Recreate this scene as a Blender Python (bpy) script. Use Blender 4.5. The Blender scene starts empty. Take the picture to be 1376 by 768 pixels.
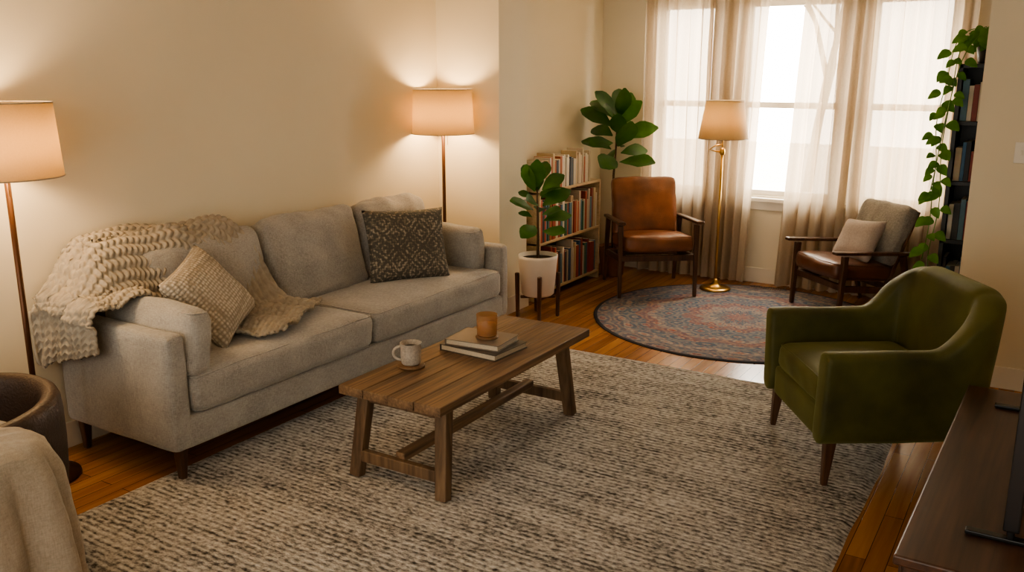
import bpy, bmesh, math, random
from mathutils import Vector, Matrix, noise, Euler
random.seed(7)
SC=bpy.context.scene
COL=SC.collection
pi=math.pi
# ---------------------------------------------------------------- materials
def new_mat(name):
    m=bpy.data.materials.new(name); m.use_nodes=True
    nt=m.node_tree; b=nt.nodes["Principled BSDF"]; return m,nt,b
def N(nt,t,**k):
    n=nt.nodes.new(t)
    for a,v in k.items():
        if a in n.inputs.keys(): n.inputs[a].default_value=v
        else: setattr(n,a,v)
    return n
def L(nt,a,b): nt.links.new(a,b)
def c4(c): return (c[0],c[1],c[2],1)
def ramp(nt,stops):
    r=nt.nodes.new("ShaderNodeValToRGB"); e=r.color_ramp.elements
    while len(e)<len(stops): e.new(.5)
    for i,(p,c) in enumerate(stops):
        e[i].position=p; e[i].color=c4(c)
    return r
def coords(nt,scale=(1,1,1),rot=(0,0,0),out="Object"):
    tc=nt.nodes.new("ShaderNodeTexCoord"); mp=nt.nodes.new("ShaderNodeMapping")
    mp.inputs["Scale"].default_value=scale; mp.inputs["Rotation"].default_value=rot
    L(nt,tc.outputs[out],mp.inputs[0]); return mp.outputs[0]
def plain(name,col,rough=.6,var=.12,scale=8,bump=0,bscale=60,metal=0,sheen=0,coat=0,spec=.5):
    m,nt,b=new_mat(name)
    v=coords(nt); n=N(nt,"ShaderNodeTexNoise",Scale=scale,Detail=4.0); L(nt,v,n.inputs["Vector"])
    d=[max(0,x*(1-var)) for x in col]; h=[min(1,x*(1+var)) for x in col]
    r=ramp(nt,[(.3,d),(.7,h)]); L(nt,n.outputs["Fac"],r.inputs[0]); L(nt,r.outputs[0],b.inputs["Base Color"])
    b.inputs["Roughness"].default_value=rough; b.inputs["Metallic"].default_value=metal
    b.inputs["Sheen Weight"].default_value=sheen; b.inputs["Coat Weight"].default_value=coat
    b.inputs["Specular IOR Level"].default_value=spec
    if bump:
        n2=N(nt,"ShaderNodeTexNoise",Scale=bscale,Detail=3.0); L(nt,v,n2.inputs["Vector"])
        bp=N(nt,"ShaderNodeBump",Strength=bump,Distance=.01); L(nt,n2.outputs["Fac"],bp.inputs["Height"]); L(nt,bp.outputs[0],b.inputs["Normal"])
    return m
def fabric(name,c1,c2,scale=260,bump=.35,big=5,sheen=.3):
    m,nt,b=new_mat(name)
    v=coords(nt)
    n=N(nt,"ShaderNodeTexNoise",Scale=big,Detail=5.0); L(nt,v,n.inputs["Vector"])
    vx=coords(nt,(scale*.25,scale*.25,scale*1.2)); nx=N(nt,"ShaderNodeTexNoise",Scale=1.0,Detail=2.0); L(nt,vx,nx.inputs["Vector"])
    vy=coords(nt,(scale*1.2,scale*1.2,scale*.2)); ny=N(nt,"ShaderNodeTexNoise",Scale=1.0,Detail=2.0); L(nt,vy,ny.inputs["Vector"])
    a=N(nt,"ShaderNodeMath",operation="ADD"); L(nt,nx.outputs[0],a.inputs[0]); L(nt,ny.outputs[0],a.inputs[1])
    a2=N(nt,"ShaderNodeMath",operation="MULTIPLY_ADD"); L(nt,a.outputs[0],a2.inputs[0]); a2.inputs[1].default_value=.35; 
    a3=N(nt,"ShaderNodeMath",operation="MULTIPLY"); L(nt,n.outputs[0],a3.inputs[0]); a3.inputs[1].default_value=.35; L(nt,a3.outputs[0],a2.inputs[2])
    r=ramp(nt,[(.36,c1),(.68,c2)]); L(nt,a2.outputs[0],r.inputs[0]); L(nt,r.outputs[0],b.inputs["Base Color"])
    bp=N(nt,"ShaderNodeBump",Strength=bump,Distance=.003); L(nt,a.outputs[0],bp.inputs["Height"]); L(nt,bp.outputs[0],b.inputs["Normal"])
    b.inputs["Roughness"].default_value=.95; b.inputs["Sheen Weight"].default_value=sheen; b.inputs["Specular IOR Level"].default_value=.2
    return m
def wood(name,c1,c2,axis=1,rough=.45,scale=1.0,bump=.15,spec=.5):
    m,nt,b=new_mat(name)
    s=[22*scale]*3; s[axis]=1.6*scale
    v=coords(nt,tuple(s)); n=N(nt,"ShaderNodeTexNoise",Scale=1.0,Detail=6.0,Distortion=.8); L(nt,v,n.inputs["Vector"])
    s2=[90*scale]*3; s2[axis]=3*scale
    v2=coords(nt,tuple(s2)); n2=N(nt,"ShaderNodeTexNoise",Scale=1.0,Detail=3.0); L(nt,v2,n2.inputs["Vector"])
    a=N(nt,"ShaderNodeMath",operation="MULTIPLY_ADD"); L(nt,n2.outputs[0],a.inputs[0]); a.inputs[1].default_value=.4
    h=N(nt,"ShaderNodeMath",operation="MULTIPLY"); L(nt,n.outputs[0],h.inputs[0]); h.inputs[1].default_value=.6; L(nt,h.outputs[0],a.inputs[2])
    r=ramp(nt,[(.34,c1),(.64,c2)]); L(nt,a.outputs[0],r.inputs[0]); L(nt,r.outputs[0],b.inputs["Base Color"])
    bp=N(nt,"ShaderNodeBump",Strength=bump,Distance=.004); L(nt,a.outputs[0],bp.inputs["Height"]); L(nt,bp.outputs[0],b.inputs["Normal"])
    b.inputs["Roughness"].default_value=rough; b.inputs["Specular IOR Level"].default_value=spec
    return m

M={}
M['wall']=plain("wall_paint",(.80,.72,.56),.85,.02,1.5,.06,150)
M['wall2']=plain("wall_paint_bay",(.78,.71,.57),.85,.02,1.5,.06,150)
M['ceil']=plain("ceiling_paint",(.85,.80,.70),.9,.01,2)
M['trim']=plain("trim_paint",(.80,.74,.63),.45,.02,2)
M['winframe']=plain("window_frame_paint",(.85,.80,.72),.4,.02,2)
M['linen']=fabric("grey_linen",(.235,.222,.207),(.47,.455,.425))
M['walnut']=wood("walnut",(.042,.018,.009),(.12,.055,.026),2,.35)
M['darkwood']=wood("dark_wood",(.035,.017,.010),(.10,.047,.026),1,.33,.8)
M['rustic']=wood("rustic_wood",(.060,.034,.019),(.29,.18,.10),1,.5,.9,.6)
M['rusticleg']=wood("rustic_wood_leg",(.060,.034,.018),(.20,.125,.068),2,.55,.7,.5)
M['birch']=wood("birch",(.52,.38,.21),(.70,.54,.33),1,.5)
M['leather']=plain("cognac_leather",(.215,.080,.031),.36,.35,6,.25,180,coat=.1)
M['leather2']=plain("brown_leather",(.13,.052,.027),.36,.25,6,.25,180,coat=.1)
M['brownch']=plain("dark_brown_leather",(.05,.028,.018),.5,.25,6,.3,90)
M['lgrey']=fabric("grey_boucle",(.20,.19,.17),(.42,.40,.36),160,.5)
M['pink']=fabric("blush_linen",(.36,.30,.265),(.54,.475,.43),260,.3)
M['cream']=fabric("oat_linen",(.27,.235,.185),(.42,.37,.30),200,.4)
M['velvet']=plain("green_velvet",(.062,.060,.009),.65,.5,4,.1,250,sheen=.3)
M['velvet'].node_tree.nodes["Principled BSDF"].inputs["Sheen Tint"].default_value=(.6,.6,.2,1)
M['brass']=plain("brass",(.62,.40,.14),.28,.08,6,metal=1)
M['bronze']=plain("bronze_pole",(.11,.05,.025),.35,.1,6,metal=.6)
M['black']=plain("black_paint",(.012,.011,.010),.45,.1,6)
M['screen']=plain("tv_plastic",(.008,.008,.009),.25,.1,6)
M['ceramic']=plain("white_ceramic",(.78,.72,.64),.4,.04,6)
M['mug']=plain("speckled_ceramic",(.46,.41,.35),.5,.22,120)
M['soil']=plain("soil",(.03,.02,.012),.95,.4,40,.8,60)
M['terracotta']=plain("terracotta",(.25,.11,.06),.8,.1,10)
M['bark']=plain("bark",(.10,.06,.03),.8,.3,30,.5,60)
M['coaster']=wood("coaster_wood",(.12,.06,.028),(.24,.14,.065),0,.5)
M['wax']=plain("candle_wax",(.72,.52,.30),.5,.05,6)
M['plastic']=plain("switch_plastic",(.85,.80,.70),.4,.01,2)
M['vent']=plain("vent_metal",(.10,.06,.03),.5,.1,10,metal=.4)
def floor_mat():
    m,nt,b=new_mat("oak_floor")
    v=coords(nt,(1,1,1),(0,0,pi/2))
    br=N(nt,"ShaderNodeTexBrick",Scale=1.0); L(nt,v,br.inputs["Vector"])
    br.offset=.37; br.inputs["Brick Width"].default_value=1.1; br.inputs["Row Height"].default_value=.075
    br.inputs["Mortar Size"].default_value=.0016; br.inputs["Mortar Smooth"].default_value=.1
    br.inputs["Color1"].default_value=(0,0,0,1); br.inputs["Color2"].default_value=(1,1,1,1); br.inputs["Mortar"].default_value=(.5,.5,.5,1)
    v2=coords(nt,(26,1.8,26)); n=N(nt,"ShaderNodeTexNoise",Scale=1.0,Detail=6.0,Distortion=.6); L(nt,v2,n.inputs["Vector"])
    a=N(nt,"ShaderNodeMath",operation="MULTIPLY_ADD"); L(nt,br.outputs["Color"],a.inputs[0]); a.inputs[1].default_value=.40
    h=N(nt,"ShaderNodeMath",operation="MULTIPLY"); L(nt,n.outputs[0],h.inputs[0]); h.inputs[1].default_value=.7; L(nt,h.outputs[0],a.inputs[2])
    r=ramp(nt,[(.2,(.17,.068,.02)),(.5,(.33,.145,.046)),(.8,(.45,.225,.08))]); L(nt,a.outputs[0],r.inputs[0])
    mx=N(nt,"ShaderNodeMixRGB",blend_type="MULTIPLY"); L(nt,br.outputs["Fac"],mx.inputs[0]); L(nt,r.outputs[0],mx.inputs[1]); mx.inputs[2].default_value=(.25,.2,.15,1)
    L(nt,mx.outputs[0],b.inputs["Base Color"])
    bp=N(nt,"ShaderNodeBump",Strength=.25,Distance=.002,invert=True); L(nt,br.outputs["Fac"],bp.inputs["Height"]); L(nt,bp.outputs[0],b.inputs["Normal"])
    b.inputs["Roughness"].default_value=.27
    return m
M['floor']=floor_mat()
def rug_mat():
    m,nt,b=new_mat("woven_wool_rug")
    v=coords(nt,(1,1,1))
    wob=N(nt,"ShaderNodeTexNoise",Scale=9.0,Detail=3.0); L(nt,v,wob.inputs["Vector"])
    sx=N(nt,"ShaderNodeSeparateXYZ"); L(nt,v,sx.inputs[0])
    w=N(nt,"ShaderNodeMath",operation="MULTIPLY_ADD"); L(nt,wob.outputs[0],w.inputs[0]); w.inputs[1].default_value=.020; L(nt,sx.outputs[1],w.inputs[2])
    fr=N(nt,"ShaderNodeMath",operation="MULTIPLY"); L(nt,w.outputs[0],fr.inputs[0]); fr.inputs[1].default_value=2*pi/.030
    sn=N(nt,"ShaderNodeMath",operation="SINE"); L(nt,fr.outputs[0],sn.inputs[0])
    v2=coords(nt,(34,58,1)); n=N(nt,"ShaderNodeTexNoise",Scale=1.0,Detail=4.0,Roughness=.72); L(nt,v2,n.inputs["Vector"])
    v3=coords(nt,(2.0,9,1)); n3=N(nt,"ShaderNodeTexNoise",Scale=1.0,Detail=3.0); L(nt,v3,n3.inputs["Vector"])
    v4=coords(nt,(38,33,1)); vo=N(nt,"ShaderNodeTexVoronoi",Scale=1.0); L(nt,v4,vo.inputs["Vector"])
    a0=N(nt,"ShaderNodeMath",operation="MULTIPLY_ADD"); L(nt,vo.outputs["Distance"],a0.inputs[0]); a0.inputs[1].default_value=-.16; L(nt,n.outputs[0],a0.inputs[2])
    a=N(nt,"ShaderNodeMath",operation="MULTIPLY_ADD"); L(nt,sn.outputs[0],a.inputs[0]); a.inputs[1].default_value=.075; L(nt,a0.outputs[0],a.inputs[2])
    a2=N(nt,"ShaderNodeMath",operation="MULTIPLY_ADD"); L(nt,n3.outputs[0],a2.inputs[0]); a2.inputs[1].default_value=.36; L(nt,a.outputs[0],a2.inputs[2])
    r=ramp(nt,[(.35,(.065,.060,.055)),(.48,(.25,.232,.21)),(.61,(.55,.525,.485)),(.80,(.82,.80,.76))]); L(nt,a2.outputs[0],r.inputs[0])
    L(nt,r.outputs[0],b.inputs["Base Color"])
    bp=N(nt,"ShaderNodeBump",Strength=1.0,Distance=.026); L(nt,a.outputs[0],bp.inputs["Height"]); L(nt,bp.outputs[0],b.inputs["Normal"])
    b.inputs["Roughness"].default_value=1; b.inputs["Specular IOR Level"].default_value=.1
    return m
M['rug']=rug_mat()
def persian():
    m,nt,b=new_mat("persian_medallion_rug")
    tc=nt.nodes.new("ShaderNodeTexCoord")
    ln=N(nt,"ShaderNodeVectorMath",operation="LENGTH"); L(nt,tc.outputs["Object"],ln.inputs[0])
    rad=ln.outputs["Value"]
    sp=N(nt,"ShaderNodeSeparateXYZ"); L(nt,tc.outputs["Object"],sp.inputs[0])
    at=N(nt,"ShaderNodeMath",operation="ARCTAN2"); L(nt,sp.outputs[1],at.inputs[0]); L(nt,sp.outputs[0],at.inputs[1])
    m12=N(nt,"ShaderNodeMath",operation="MULTIPLY"); L(nt,at.outputs[0],m12.inputs[0]); m12.inputs[1].default_value=12
    sn=N(nt,"ShaderNodeMath",operation="SINE"); L(nt,m12.outputs[0],sn.inputs[0])
    ra=N(nt,"ShaderNodeMath",operation="MULTIPLY_ADD"); L(nt,sn.outputs[0],ra.inputs[0]); ra.inputs[1].default_value=.028; L(nt,rad,ra.inputs[2])
    dv=N(nt,"ShaderNodeMath",operation="DIVIDE"); L(nt,ra.outputs[0],dv.inputs[0]); dv.inputs[1].default_value=1.08
    rr=ramp(nt,[(0,(.40,.12,.09)),(.09,(.10,.16,.22)),(.17,(.46,.37,.29)),(.27,(.38,.12,.09)),(.36,(.13,.19,.25)),(.55,(.46,.38,.30)),(.60,(.36,.12,.09)),(.68,(.11,.17,.23)),(.80,(.46,.38,.31)),(.84,(.18,.16,.18))])
    rr.color_ramp.interpolation='CONSTANT'; L(nt,dv.outputs[0],rr.inputs[0])
    cm=N(nt,"ShaderNodeCombineXYZ")
    am=N(nt,"ShaderNodeMath",operation="MULTIPLY"); L(nt,at.outputs[0],am.inputs[0]); am.inputs[1].default_value=24/(2*pi)
    rm=N(nt,"ShaderNodeMath",operation="MULTIPLY"); L(nt,rad,rm.inputs[0]); rm.inputs[1].default_value=8.0
    L(nt,am.outputs[0],cm.inputs[0]); L(nt,rm.outputs[0],cm.inputs[1])
    vp=N(nt,"ShaderNodeTexVoronoi",Scale=1.0); vp.inputs["Randomness"].default_value=.25; L(nt,cm.outputs[0],vp.inputs["Vector"])
    r2=ramp(nt,[(.0,(.46,.13,.09)),(.16,(.52,.44,.35)),(.26,(.10,.16,.23)),(.42,(.44,.37,.30)),(.55,(.17,.22,.27))]); r2.color_ramp.interpolation='CONSTANT'
    L(nt,vp.outputs["Distance"],r2.inputs[0])
    mx=N(nt,"ShaderNodeMixRGB",blend_type="MIX"); mx.inputs[0].default_value=.50; L(nt,rr.outputs[0],mx.inputs[1]); L(nt,r2.outputs[0],mx.inputs[2])
    v=coords(nt,(1,1,1)); vo=N(nt,"ShaderNodeTexVoronoi",Scale=22.0); L(nt,v,vo.inputs["Vector"])
    r4=ramp(nt,[(.0,(.62,.55,.45)),(.25,(.36,.12,.09)),(.40,(.11,.16,.22)),(.6,(.38,.33,.28))]); r4.color_ramp.interpolation='CONSTANT'; L(nt,vo.outputs["Distance"],r4.inputs[0])
    mxb=N(nt,"ShaderNodeMixRGB",blend_type="MIX"); mxb.inputs[0].default_value=.28; L(nt,mx.outputs[0],mxb.inputs[1]); L(nt,r4.outputs[0],mxb.inputs[2])
    n=N(nt,"ShaderNodeTexNoise",Scale=12.0,Detail=6.0); L(nt,v,n.inputs["Vector"])
    r3=ramp(nt,[(.45,(0,0,0)),(.75,(.40,.40,.40))]); L(nt,n.outputs[0],r3.inputs[0])
    mx2=N(nt,"ShaderNodeMixRGB",blend_type="MIX"); L(nt,r3.outputs[0],mx2.inputs[0]); L(nt,mxb.outputs[0],mx2.inputs[1]); mx2.inputs[2].default_value=(.31,.30,.30,1)
    dk=N(nt,"ShaderNodeMixRGB",blend_type="MULTIPLY"); dk.inputs[0].default_value=1; L(nt,mx2.outputs[0],dk.inputs[1]); dk.inputs[2].default_value=(.80,.80,.84,1)
    dv2=N(nt,"ShaderNodeMath",operation="GREATER_THAN"); L(nt,rad,dv2.inputs[0]); dv2.inputs[1].default_value=1.055
    mx3=N(nt,"ShaderNodeMixRGB",blend_type="MIX"); L(nt,dv2.outputs[0],mx3.inputs[0]); L(nt,dk.outputs[0],mx3.inputs[1]); mx3.inputs[2].default_value=(.05,.05,.06,1)
    L(nt,mx3.outputs[0],b.inputs["Base Color"]); b.inputs["Roughness"].default_value=.95; b.inputs["Specular IOR Level"].default_value=.15
    return m
M['persian']=persian()
def pillow_pat():
    m,nt,b=new_mat("kilim_pattern")
    v0=coords(nt,(1,1,1)); nd=N(nt,"ShaderNodeTexNoise",Scale=14.0,Detail=2.0); L(nt,v0,nd.inputs["Vector"])
    md=N(nt,"ShaderNodeVectorMath",operation="MULTIPLY_ADD"); L(nt,nd.outputs["Color"],md.inputs[0]); md.inputs[1].default_value=(.03,.03,.03); L(nt,v0,md.inputs[2])
    v=md.outputs[0]
    sx=N(nt,"ShaderNodeSeparateXYZ"); L(nt,v,sx.inputs[0])
    def wv(o,f):
        a=N(nt,"ShaderNodeMath",operation="MULTIPLY"); L(nt,o,a.inputs[0]); a.inputs[1].default_value=f
        s=N(nt,"ShaderNodeMath",operation="PINGPONG"); L(nt,a.outputs[0],s.inputs[0]); s.inputs[1].default_value=1; return s.outputs[0]
    a=wv(sx.outputs[0],12); c=wv(sx.outputs[1],12)
    s=N(nt,"ShaderNodeMath",operation="ADD"); L(nt,a,s.inputs[0]); L(nt,c,s.inputs[1])
    s2=N(nt,"ShaderNodeMath",operation="MULTIPLY"); L(nt,s.outputs[0],s2.inputs[0]); s2.inputs[1].default_value=4.0
    s3=N(nt,"ShaderNodeMath",operation="PINGPONG"); L(nt,s2.outputs[0],s3.inputs[0]); s3.inputs[1].default_value=1
    band=wv(sx.outputs[1],9)
    vo=N(nt,"ShaderNodeTexVoronoi",Scale=60.0,distance="MANHATTAN"); vo.inputs["Randomness"].default_value=.5; L(nt,v,vo.inputs["Vector"])
    nz=N(nt,"ShaderNodeTexNoise",Scale=50.0,Detail=3.0); L(nt,v,nz.inputs["Vector"])
    q=N(nt,"ShaderNodeMath",operation="MULTIPLY_ADD"); L(nt,band,q.inputs[0]); q.inputs[1].default_value=.35; L(nt,s3.outputs[0],q.inputs[2])
    q2=N(nt,"ShaderNodeMath",operation="MULTIPLY_ADD"); L(nt,vo.outputs["Distance"],q2.inputs[0]); q2.inputs[1].default_value=-1.2; L(nt,q.outputs[0],q2.inputs[2])
    q3=N(nt,"ShaderNodeMath",operation="MULTIPLY_ADD"); L(nt,nz.outputs[0],q3.inputs[0]); q3.inputs[1].default_value=1.0; L(nt,q2.outputs[0],q3.inputs[2])
    r=ramp(nt,[(.05,(.10,.095,.082)),(.4,(.15,.138,.112)),(.75,(.22,.185,.145)),(1,(.38,.34,.28))]); L(nt,q3.outputs[0],r.inputs[0])
    L(nt,r.outputs[0],b.inputs["Base Color"]); b.inputs["Roughness"].default_value=.95
    bp=N(nt,"ShaderNodeBump",Strength=.3,Distance=.003); L(nt,q2.outputs[0],bp.inputs["Height"]); L(nt,bp.outputs[0],b.inputs["Normal"])
    return m
M['kilim']=pillow_pat()
def knit(name,c1,c2,scale,out="Object"):
    m,nt,b=new_mat(name)
    v=coords(nt,(1,1,1),out=out); vo=N(nt,"ShaderNodeTexVoronoi",Scale=scale); vo.inputs["Randomness"].default_value=.25; L(nt,v,vo.inputs["Vector"])
    r=ramp(nt,[(.1,c2),(.6,c1)]); L(nt,vo.outputs["Distance"],r.inputs[0]); L(nt,r.outputs[0],b.inputs["Base Color"])
    bp=N(nt,"ShaderNodeBump",Strength=.9,Distance=.01,invert=True); L(nt,vo.outputs["Distance"],bp.inputs["Height"]); L(nt,bp.outputs[0],b.inputs["Normal"])
    b.inputs["Roughness"].default_value=1; b.inputs["Specular IOR Level"].default_value=.1
    return m
M['dotpillow']=knit("nubby_wool",(.34,.30,.245),(.62,.57,.50),52)
M['knit']=plain("chunky_wool",(.42,.375,.31),1,.12,30,.4,220,spec=.1)
def leaf_mat(nm="leaf_green",a=(.014,.06,.012),c=(.055,.16,.028)):
    m,nt,b=new_mat(nm)
    v=coords(nt); n=N(nt,"ShaderNodeTexNoise",Scale=9.0,Detail=3.0); L(nt,v,n.inputs["Vector"])
    r=ramp(nt,[(.3,a),(.7,c)]); L(nt,n.outputs[0],r.inputs[0]); L(nt,r.outputs[0],b.inputs["Base Color"])
    b.inputs["Roughness"].default_value=.38
    tr=N(nt,"ShaderNodeBsdfTranslucent"); tr.inputs[0].default_value=(.10,.26,.03,1)
    mx=N(nt,"ShaderNodeMixShader"); mx.inputs[0].default_value=.22; L(nt,b.outputs[0],mx.inputs[1]); L(nt,tr.outputs[0],mx.inputs[2])
    L(nt,mx.outputs[0],nt.nodes["Material Output"].inputs[0]); return m
M['leaf']=leaf_mat()
M['leaf2']=leaf_mat("pothos_leaf_green",(.045,.14,.015),(.14,.30,.04))
def shade_mat(name,col,tcol,f=.55):
    m,nt,b=new_mat(name)
    v=coords(nt,(150,150,150)); n=N(nt,"ShaderNodeTexNoise",Scale=1.0,Detail=2.0); L(nt,v,n.inputs["Vector"])
    r=ramp(nt,[(.3,[x*.88 for x in col]),(.7,col)]); L(nt,n.outputs[0],r.inputs[0])
    L(nt,r.outputs[0],b.inputs["Base Color"]); b.inputs["Roughness"].default_value=.9
    tr=N(nt,"ShaderNodeBsdfTranslucent"); tr.inputs[0].default_value=c4(tcol)
    mx=N(nt,"ShaderNodeMixShader"); mx.inputs[0].default_value=f; L(nt,b.outputs[0],mx.inputs[1]); L(nt,tr.outputs[0],mx.inputs[2])
    L(nt,mx.outputs[0],nt.nodes["Material Output"].inputs[0]); return m
M['shade']=shade_mat("linen_lampshade",(.62,.52,.37),(.72,.56,.33),.5)
def curtain_mat():
    m,nt,b=new_mat("sheer_linen_curtain")
    v=coords(nt,(300,300,40)); n=N(nt,"ShaderNodeTexNoise",Scale=1.0,Detail=2.0); L(nt,v,n.inputs["Vector"])
    r=ramp(nt,[(.3,(.48,.41,.32)),(.7,(.60,.52,.42))]); L(nt,n.outputs[0],r.inputs[0]); L(nt,r.outputs[0],b.inputs["Base Color"]); b.inputs["Roughness"].default_value=1
    tr=N(nt,"ShaderNodeBsdfTranslucent"); tr.inputs[0].default_value=(.60,.49,.36,1)
    mx=N(nt,"ShaderNodeMixShader"); mx.inputs[0].default_value=.45; L(nt,b.outputs[0],mx.inputs[1]); L(nt,tr.outputs[0],mx.inputs[2])
    tp=N(nt,"ShaderNodeBsdfTransparent"); tp.inputs[0].default_value=(1,.92,.82,1)
    m2=N(nt,"ShaderNodeMixShader"); m2.inputs[0].default_value=.08; L(nt,mx.outputs[0],m2.inputs[1]); L(nt,tp.outputs[0],m2.inputs[2])
    L(nt,m2.outputs[0],nt.nodes["Material Output"].inputs[0]); return m
M['curtain']=curtain_mat()
def glass_amber():
    m,nt,b=new_mat("amber_glass")
    b.inputs["Base Color"].default_value=(.75,.5,.28,1); b.inputs["Roughness"].default_value=.08
    tp=N(nt,"ShaderNodeBsdfTransparent"); tp.inputs[0].default_value=(.85,.66,.45,1)
    mx=N(nt,"ShaderNodeMixShader"); mx.inputs[0].default_value=.7; L(nt,b.outputs[0],mx.inputs[1]); L(nt,tp.outputs[0],mx.inputs[2])
    L(nt,mx.outputs[0],nt.nodes["Material Output"].inputs[0]); return m
M['amber']=glass_amber()
def vcol():
    m,nt,b=new_mat("book_covers"); a=N(nt,"ShaderNodeAttribute",attribute_name="Col")
    n=N(nt,"ShaderNodeTexNoise",Scale=40.0); v=coords(nt); L(nt,v,n.inputs["Vector"])
    mx=N(nt,"ShaderNodeMixRGB",blend_type="OVERLAY"); mx.inputs[0].default_value=.15; L(nt,a.outputs["Color"],mx.inputs[1]); L(nt,n.outputs["Color"],mx.inputs[2])
    L(nt,mx.outputs[0],b.inputs["Base Color"]); b.inputs["Roughness"].default_value=.55; return m
M['books']=vcol()
# ---------------------------------------------------------------- mesh helpers
def mk(name,verts,faces,mat,parent=None,smooth=True,sub=0,auto=None):
    me=bpy.data.meshes.new(name); me.from_pydata([tuple(v) for v in verts],[],faces); me.update()
    bm=bmesh.new(); bm.from_mesh(me); bmesh.ops.recalc_face_normals(bm,faces=bm.faces); bm.to_mesh(me); bm.free()
    o=bpy.data.objects.new(name,me); COL.objects.link(o)
    if mat: me.materials.append(mat)
    for p in me.polygons: p.use_smooth=smooth
    if sub:
        s=o.modifiers.new("s","SUBSURF"); s.levels=sub; s.render_levels=sub
    if parent: o.parent=parent
    return o
def root(name,loc=(0,0,0),rz=0):
    e=bpy.data.objects.new(name,None); e.empty_display_size=.1; COL.objects.link(e); e.location=loc; e.rotation_euler=(0,0,rz); return e
def boxgeo(mn,mx):
    x0,y0,z0=mn;x1,y1,z1=mx
    v=[(x0,y0,z0),(x1,y0,z0),(x1,y1,z0),(x0,y1,z0),(x0,y0,z1),(x1,y0,z1),(x1,y1,z1),(x0,y1,z1)]
    f=[(0,3,2,1),(4,5,6,7),(0,1,5,4),(1,2,6,5),(2,3,7,6),(3,0,4,7)]
    return v,f
def boxes(name,lst,mat,parent=None,bev=0):
    V=[];F=[]
    for mn,mx in lst:
        v,f=boxgeo(mn,mx); o=len(V); V+=v; F+=[tuple(i+o for i in q) for q in f]
    ob=mk(name,V,F,mat,parent,False)
    if bev:
        b=ob.modifiers.new("b","BEVEL"); b.width=bev; b.segments=3; b.limit_method='ANGLE'
    return ob
def wbox(name,size,loc,mat,parent=None,rot=(0,0,0),bev=.004):
    sx,sy,sz=[s/2 for s in size]
    ob=boxes(name,[((-sx,-sy,-sz),(sx,sy,sz))],mat,parent,bev); ob.location=loc; ob.rotation_euler=rot; return ob
def beam(name,p0,p1,a0,b0,a1,b1,mat,parent=None,up=(0,1,0),bev=.006):
    p0=Vector(p0);p1=Vector(p1);d=(p1-p0).normalized();u=Vector(up)
    if abs(d.dot(u))>.95:u=Vector((1,0,0))
    s=d.cross(u).normalized();t=s.cross(d).normalized()
    V=[]
    for p,a,b in ((p0,a0,b0),(p1,a1,b1)):
        for i,j in ((-1,-1),(1,-1),(1,1),(-1,1)): V.append(p+s*a/2*i+t*b/2*j)
    F=[(3,2,1,0),(4,5,6,7),(0,1,5,4),(1,2,6,5),(2,3,7,6),(3,0,4,7)]
    ob=mk(name,V,F,mat,parent,False)
    if bev:
        b=ob.modifiers.new("b","BEVEL"); b.width=bev; b.segments=3
    return ob
def lathe(name,prof,mat,parent=None,loc=(0,0,0),seg=40,fn=None):
    V=[];F=[];n=len(prof)
    for i in range(seg):
        a=2*pi*i/seg
        for r,z in prof: V.append((r*math.cos(a),r*math.sin(a),z))
    for i in range(seg):
        j=(i+1)%seg
        for k in range(n-1): F.append((i*n+k,j*n+k,j*n+k+1,i*n+k+1))
    ob=mk(name,V,F,mat,parent); ob.location=loc; return ob
def tube(name,pts,r,mat,parent=None,seg=10,sx=1):
    pts=[Vector(p) for p in pts]; n=len(pts)
    rs=r if isinstance(r,(list,tuple)) else [r]*n
    V=[];F=[]; nrm=None
    for i,p in enumerate(pts):
        d=(pts[min(i+1,n-1)]-pts[max(i-1,0)]).normalized()
        if nrm is None:
            nrm=d.orthogonal().normalized()
        else: nrm=(nrm-d*nrm.dot(d)).normalized()
        b=d.cross(nrm)
        for k in range(seg):
            a=2*pi*k/seg; V.append(p+(nrm*math.cos(a)+b*math.sin(a)*sx)*rs[i])
    for i in range(n-1):
        for k in range(seg):
            k2=(k+1)%seg; F.append((i*seg+k,i*seg+k2,(i+1)*seg+k2,(i+1)*seg+k))
    F.append(tuple(range(seg))[::-1]); F.append(tuple((n-1)*seg+k for k in range(seg)))
    return mk(name,V,F,mat,parent)
def cubegrid(n):
    bm=bmesh.new(); bmesh.ops.create_cube(bm,size=2); bmesh.ops.subdivide_edges(bm,edges=bm.edges[:],cuts=n,use_grid_fill=True)
    V=[v.co.copy() for v in bm.verts]; F=[tuple(v.index for v in f.verts) for f in bm.faces]; bm.free(); return V,F
CG={}
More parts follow.
